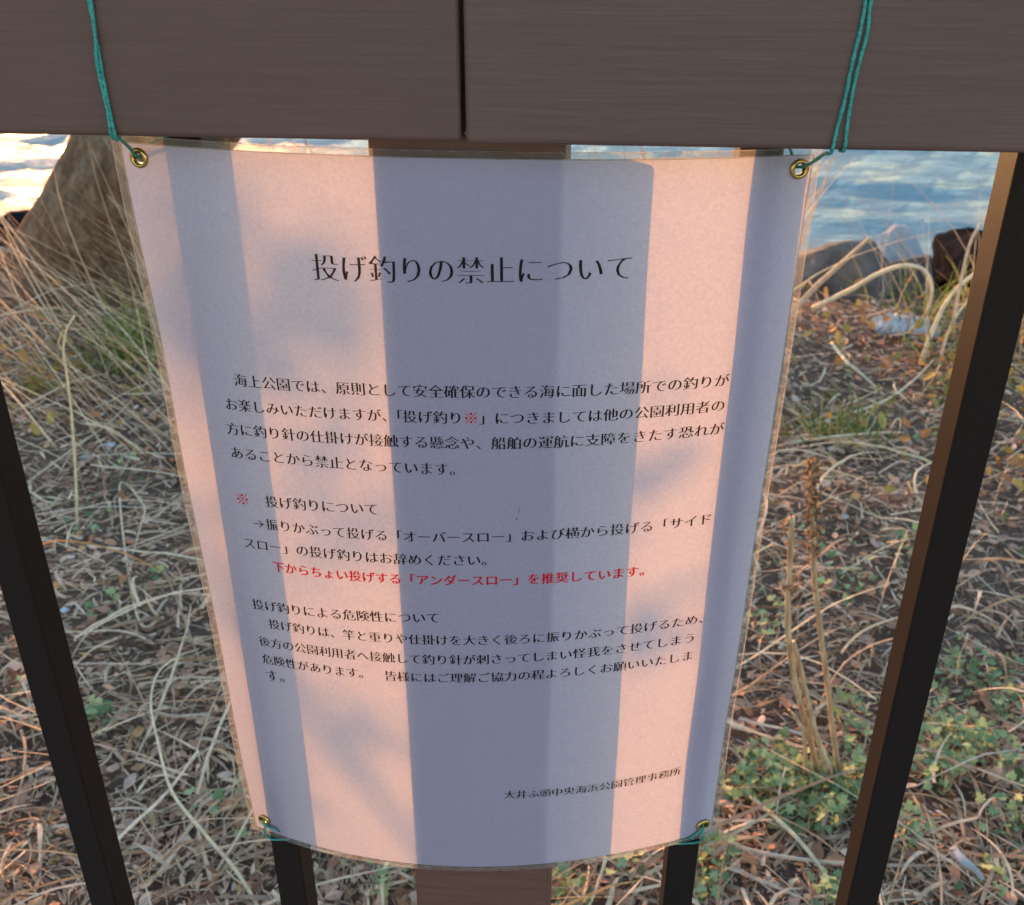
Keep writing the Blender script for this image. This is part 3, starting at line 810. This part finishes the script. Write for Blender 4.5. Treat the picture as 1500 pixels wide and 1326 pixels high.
def straw(pts, rad, label, m=M_PALE, name="straw", cat="straw", taper=.5, group=None):
    P = spline(pts, 8); o0 = Vector(P[0])
    V, F = tube([p - o0 for p in P], lambda t_: rad * (1 - taper * t_), 6)
    o = obj(name, mesh(name, V, F), m, smooth=True); o.location = o0
    return tag(o, label, cat, group or ('loose dry straws' if cat == 'straw' else None))
def gp(px, py, h=.012):
    p = at_Z(px, py, h)
    for _ in range(4): p = at_Z(px, py, gz(p.x, p.y) + h)
    return p
straw([gp(385, 1340), gp(345, 1275, .03), gp(300, 1222, .04), gp(252, 1160, .05), gp(232, 1090, .05), gp(221, 1030, .05), gp(232, 985, .04), gp(262, 962, .03), gp(292, 950, .015)], .0026, "long pale straw curving from bottom edge up beside the leftmost baluster")
base = gp(113, 778, .0); Yb = base.y
straw([base, at_Y(111, 700, Yb), at_Y(105, 610, Yb), at_Y(98, 550, Yb - .01), at_Y(93, 515, Yb - .02), at_Y(97, 485, Yb - .02), at_Y(109, 463, Yb - .02)], .0032, "thin upright grass stalk with bright bent tip at far left")
straw([gp(20, 722), gp(110, 655, .03), gp(165, 615, .03), gp(222, 552, .02)], .003, "straight grey straw slanting up to the notice at left", M_STRAW)
straw([gp(8, 610), gp(55, 585, .05), gp(105, 560, .05), gp(150, 548, .02)], .004, "orange lit straw near the left frame edge", M_STRAW)
straw([gp(120, 620), gp(160, 628, .04), gp(190, 648, .04), gp(215, 668, .01)], .0035, "short arched straw left of the notice edge")
straw([gp(240, 905, .01), gp(200, 900), gp(175, 712, .02), gp(210, 740, .03), gp(206, 770, .03), gp(195, 810, .01)], .0026, "kinked pale straw beside the left edge of the notice")
def arch(pts, rad, label, m=M_PALE):
    return straw([at_Y(px, py, Y) for (px, py, Y) in pts], rad, label, m)
b = Vector((0, 2.9, 0))
arch([(1190, 452, b.y + .05), (1245, 425, b.y + .02), (1285, 402, b.y - .02), (1320, 390, b.y - .05), (1350, 394, b.y - .07), (1364, 415, b.y - .08), (1362, 445, b.y - .08), (1350, 468, b.y - .06), (1330, 488, b.y - .04)], 0.0075, "hooked pale straw arching over the bank at right")
Yr = gp(1350, 535, 0).y
arch([(1348, 535, Yr), (1368, 480, Yr), (1395, 430, Yr + .02), (1440, 392, Yr + .03), (1490, 360, Yr + .02)], .007, "thick pale reed arching up behind the right baluster")
arch([(1376, 535, Yr), (1388, 490, Yr), (1410, 450, Yr), (1445, 415, Yr)], .0045, "thinner pale reed arching behind the right baluster")
arch([(1395, 478, 2.6), (1420, 360, 2.6), (1450, 310, 2.62), (1490, 235, 2.65)], .0045, "straight pale reed rising across the dark rock", M_STRAW)
arch([(1150, 470, 2.95), (1190, 425, 2.93), (1215, 402, 2.9), (1250, 370, 2.85), (1275, 348, 2.8)], .010, "pale broken reed end leaning over the grey rock", M_STRAW)
straw([gp(1195, 722, .02), gp(1205, 700, .04), gp(1230, 678, .05), gp(1262, 664, .04), gp(1300, 663, .015)], .0028, "curved pale straw looping right of the dead stalk tips")
straw([gp(1193, 718), gp(1235, 735, .015), gp(1280, 755, .015), gp(1320, 766)], .0024, "straight thin straw running right from the dead stalk tips")
straw([gp(1218, 503, .03), gp(1240, 530, .06), gp(1262, 548, .04), gp(1296, 580)], .0055, "bright tipped straw piece on the litter right of the notice")
straw([gp(1225, 612), gp(1290, 590, .03), gp(1335, 560, .04), gp(1368, 527, .03)], .0042, "long pale straw lying diagonally toward the right baluster")
straw([gp(1352, 742), gp(1341, 718, .03), gp(1344, 690, .05), gp(1372, 674, .03)], .0036, "hook shaped pale straw left of the right baluster")
straw([gp(1150, 650), gp(1220, 640, .03), gp(1290, 634, .03), gp(1325, 634)], .0042, "flat pale straw lying just right of the notice edge")
straw([gp(1040, 1222, .03), gp(1100, 1246, .03), gp(1200, 1262, .03), gp(1310, 1268, .02), gp(1425, 1268, .01)], .0038, "long grey twig lying across bottom right behind the baluster", M_STRAW, "twig", "twig")
straw([gp(1096, 1163, .02), gp(1160, 1220, .04), gp(1200, 1268, .03), gp(1232, 1316, .015)], .0036, "straight pale stem slanting down right at bottom right", M_PALE)
straw([gp(888, 1256, .03), gp(876, 1295, .03), gp(858, 1340, .02)], .0027, "pale straw under the notice near the brown post")
straw([gp(826, 1266, .02), gp(836, 1300, .02), gp(858, 1322, .02)], .0022, "thin bent straw under the notice right of the brown post")
straw([gp(568, 1262, .02), gp(560, 1290, .03), gp(562, 1340, .02)], .0034, "pale thick straw under the notice left of the brown post")
straw([gp(31, 1070), gp(37, 1100, .03), gp(30, 1155, .03), gp(8, 1213)], .0027, "curved brown twig at the bottom left corner", M_STALK, "twig", "twig")
straw([gp(0, 1038), gp(30, 1052, .01), gp(60, 1070, .01)], .005, "thick grey straw left of the leftmost baluster", M_STRAW)

# dead stalks ----------------------------------------------------------------
b0 = gp(1212, 1155, 0.0)
dead = empty("dead_plant", b0, "clump of bare brown dead stalks standing in green cover right of notice", "dead plant")
def stem(pts, rad, name="stem"):
    P = spline(pts, 8); V, F = tube(P, rad, 9)
    # knobbly surface
    V = [v + Vector((random.gauss(0, .0004), random.gauss(0, .0004), 0)) for v in V]
    return under(obj(name, mesh(name, V, F), M_STALK, smooth=True), dead)
Y0 = b0.y
s1 = [at_Y(1232, 1150, Y0 + .01), at_Y(1222, 1085, Y0 + .0), at_Y(1212, 1000, Y0 - .01), at_Y(1201, 920, Y0 - .02), at_Y(1193, 845, Y0 - .03), at_Y(1190, 770, Y0 - .03), at_Y(1190, 690, Y0 - .03), at_Y(1192, 676, Y0 - .03)]
s2 = [at_Y(1200, 1140, Y0), at_Y(1186, 1080, Y0 - .02), at_Y(1170, 1020, Y0 - .04), at_Y(1158, 960, Y0 - .05), at_Y(1154, 900, Y0 - .06), at_Y(1157, 830, Y0 - .06), at_Y(1160, 758, Y0 - .06)]
s3 = [at_Y(1226, 1150, Y0 - .02), at_Y(1200, 1090, Y0 - .03), at_Y(1184, 1030, Y0 - .04), at_Y(1172, 980, Y0 - .04), at_Y(1162, 940, Y0 - .04)]
s4 = [at_Y(1180, 1135, Y0 - .02), at_Y(1178, 1080, Y0 - .02), at_Y(1166, 1052, Y0), at_Y(1156, 1040, Y0)]
stem(s1, lambda t: .0042 - .0012 * t); stem(s2, lambda t: .0044 - .0009 * t); stem(s3, lambda t: .0045 - .001 * t); stem(s4, lambda t: .003 - .0012 * t)
husks = []
for k in range(330):
    t_ = random.random(); p = at_Y(1190 + random.gauss(0, 4.6), 680 + 150 * t_ ** 1.3, Y0 - .03 + random.gauss(0, .004)) if k < 280 else at_Y(1157 + random.gauss(0, 7), random.choice([770, 785, 800, 865, 860]) + random.gauss(0, 6), Y0 - .06)
    husks.append((p, random.uniform(.006, .014), random.random() * 6.3, random.gauss(1.0, .5), random.gauss(0, .6), .5))
for k in range(26):
    p = at_Y(1178 + random.gauss(0, 8), random.uniform(755, 900), Y0 - .04); husks.append((p, random.uniform(.01, .022), random.random() * 6.3, random.gauss(-.6, .6), random.gauss(0, .6), .3))
under(leaves(husks, 'narrow', "husk", M_HUSK), dead)["label"] = "ragged brown husks at the stalk tips"

# rocks ------------------------------------------------------------------
def rock(c, sx, sy, sz, m, label, seed, name="rock", cat="rock", rough=.13, sub=5):
    bm = bmesh.new(); bmesh.ops.create_icosphere(bm, subdivisions=sub, radius=1)
    rs = random.Random(seed); pl_ = [(Vector((rs.gauss(0, 1), rs.gauss(0, 1), rs.gauss(0, .8))).normalized(), rs.uniform(.5, .88)) for _ in range(16)]
    from mathutils import noise as mn
    for v in bm.verts:
        d = v.co.normalized(); r = 1.0
        for (n_, k) in pl_:
            q = d.dot(n_)
            if q > 0: r = min(r, k / q)
        r *= 1 + rough * .5 * mn.noise(d * 2.2 + Vector((seed, 0, 0))) + rough * .25 * mn.noise(d * 6 + Vector((0, seed, 0)))
        v.co = Vector((d.x * r * sx, d.y * r * sy, d.z * r * sz))
    me = bpy.data.meshes.new(name); bm.to_mesh(me); bm.free()
    o = obj(name, me, m, smooth=True); me.set_sharp_from_angle(angle=R(22)); o.location = c; o.rotation_euler = (0, 0, rs.uniform(-.4, .4))
    return tag(o, label, cat)
p = at_Y(1222, 420, 3.5); rock(p, .25, .24, .19, M_ROCK, "rounded grey shore rock just right of the notice", 3)
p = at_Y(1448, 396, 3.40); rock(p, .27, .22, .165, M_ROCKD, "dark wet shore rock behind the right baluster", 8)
p = at_Y(1316, 385, 3.8); rock(p, .13, .14, .14, M_ROCKP, "pale shore rock between the grey rock and the dark rock", 12)
p = at_Y(1330, 425, 3.6); rock(p, .30, .2, .16, M_ROCK, "low grey rock in front of the pale shore rock", 15)
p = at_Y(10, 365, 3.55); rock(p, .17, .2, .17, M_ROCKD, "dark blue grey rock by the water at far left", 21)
p = at_Y(-10, 420, 3.3); rock(p, .18, .15, .14, M_ROCK, "grey rock below the dark rock at far left", 24)
p = at_Y(75, 500, 2.72); rock(p + Vector((0, 0, -.04)), .19, .14, .12, M_ROCK, "flat grey stone half buried in straw at left", 33)
k = 0
for (x_, y_) in ((-1.1, 4.0), (-.75, 3.7), (-.3, 3.9), (.15, 3.7)):
    k += 1
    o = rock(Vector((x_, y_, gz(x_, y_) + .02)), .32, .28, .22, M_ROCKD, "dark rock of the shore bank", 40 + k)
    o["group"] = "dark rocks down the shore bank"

# leaning broken trunk ------------------------------------------------------
YT = 3.05
cb, ct = at_Y(113, 400, YT), at_Y(232, 200, YT)
dirv = (ct - cb).normalized()
stump = empty("tree_stump", Vector((cb.x - dirv.x * .3, YT, gz(cb.x, YT))), "thick leaning broken tree trunk at the water edge left of the notice", "tree stump")
pts = [cb + dirv * s_ for s_ in np.linspace(-.32, .80, 26)]
V, F = tube(pts, 1.0, 40)
from mathutils import noise as mn
V2 = []
for i, v in enumerate(V):
    s_ = i // 40; c_ = pts[s_]; d = (v - c_)
    t_ = s_ / 25; r = .20 
    an = i % 40
    r *= 1.04 - .07 * (1 - (abs(((an / 40 * 5 + .35) % 1) - .5) * 2) ** 2) + .02 * mn.noise(d * 1.3 + Vector((0, 0, t_ * 2))) + .05 * mn.noise(d * 7 + Vector((3, 0, t_ * 9)))
    w_ = c_ + d * r
    if s_ == 25: w_ += dirv * (.10 * mn.noise(d * 2.5) + .02)
    V2.append(w_)
tr_o = under(obj("trunk", mesh("trunk", V2, F), M_BARK, smooth=True), stump)
def dapple_limb(p0, pts_, r, nm="dapple_branch"):
    P = spline([p0] + pts_, 6); V, F = tube(P, lambda t: r * (1 - .7 * t), 8)
    under(obj(nm, mesh(nm, V, F), M_BARK, smooth=True), stump)
top = pts[-2]
def shadow_pt(u, v, Y):
    """point at distance Y on the sun ray through sheet point (u, v)"""
    p = S(u, v); t_ = (Y - p.y) / _d.y; return p + _d * t_
B1 = [top + Vector((-.05, .02, .12)), shadow_pt(-.02, .45, 3.05), shadow_pt(.10, .05, 3.05), shadow_pt(.22, -.25, 3.05)]
dapple_limb(top - dirv * .05, B1, .007)  # unseen limb added above the stump to throw shade on the sheet
tw = []  # unseen leaves added along the sun rays to dapple the sheet
for (u_, v_, n_, sg) in ((.03, .08, 44, .05), (.24, .17, 34, .05), (.31, .15, 26, .04), (.25, .29, 30, .06), (.05, .2, 40, .045), (.29, .45, 22, .06), (.27, .78, 34, .08), (.05, .6, 10, .05), (.82, .60, 22, .05), (.78, .36, 10, .05)):
    for _ in range(n_):
        p = shadow_pt(u_ + random.gauss(0, sg), v_ + random.gauss(0, sg * .8), 3.05 + random.gauss(0, .12))
        tw.append((p, random.uniform(.012, .03), random.random() * 6.3, random.gauss(.2, .8), random.gauss(0, .8), .3))
under(leaves(tw, 'oval', "dapple_leaves", M_GRASS), stump)
dapple_limb(B1[1], [B1[1] + Vector((.06, .02, .04)), shadow_pt(.26, .12, 3.05)], .004, "twig")  # unseen twigs added to go with the dappling leaves
dapple_limb(B1[1], [B1[1] + Vector((-.04, .0, .06)), shadow_pt(.04, .05, 3.05)], .004, "twig")

# litter ------------------------------------------------------------------
def chip(px, py, s, label, m=M_SHELL, seed=1, flat=.4, rz=0, cat="shell"):
    p = gp(px, py, .006)
    o = rock(p, s, s * .62, s * flat, m, label, seed, "shell_fragment" if cat == "shell" else "pebble", cat, .3, 3); o.rotation_euler = (random.gauss(0, .2), random.gauss(0, .2), rz); return o
chip(60, 1130, .011, "white shell bit left of the leftmost baluster", seed=51)
chip(95, 893, .012, "pale shell bit right of the leftmost baluster", seed=52)
chip(161, 652, .018, "white shell fragment left of the notice in straw", seed=53)
chip(125, 668, .018, "flat cream pebble beside the white shell fragment", M_ROCKP, 54, cat="pebble")
chip(1146, 1138, .011, "cream pebble at the foot of the dead stalks", M_SHELL, 55, cat="pebble")
chip(185, 820, .012, "bluish white shell chip near the left notice edge", seed=56)
chip(1238, 757, .010, "small white chip on bare soil behind the dead stalks", seed=57)
straw([gp(1396, 1246, .03), gp(1414, 1264, .034), gp(1428, 1274, .032), gp(1440, 1289, .026)], 0.0078, "white broken stick end lying at bottom right", M_ROCKP, "white_stick", "stick", .6)
# crumpled plastic bag on the bank
def bag(px, py, label):
    g = gp(px, py, .02); nx, ny = 28, 16; V, F = [], []
    for j in range(ny + 1):
        for i in range(nx + 1):
            a, b_ = i / nx - .5, j / ny - .5
            h = .035 * (1 - 3.6 * b_ * b_) * (1 - 3.2 * a * a) + .034 * mn.noise(Vector((a * 9, b_ * 7, 1))) + .022 * mn.noise(Vector((a * 20, b_ * 16, 5)))
            V.append(Vector((a * .17 + .02 * mn.noise(Vector((b_ * 6, 2, a * 3))), b_ * .12, h - .012)))
    for j in range(ny):
        for i in range(nx):
            q = j * (nx + 1) + i; F.append((q, q + 1, q + nx + 2, q + nx + 1))
    o = obj("plastic_bag", mesh("plastic_bag", V, F), M_BAG); o.location = g; return tag(o, label, "bag")
bag(1325, 478, "crumpled pale blue plastic bag on the bank at right")
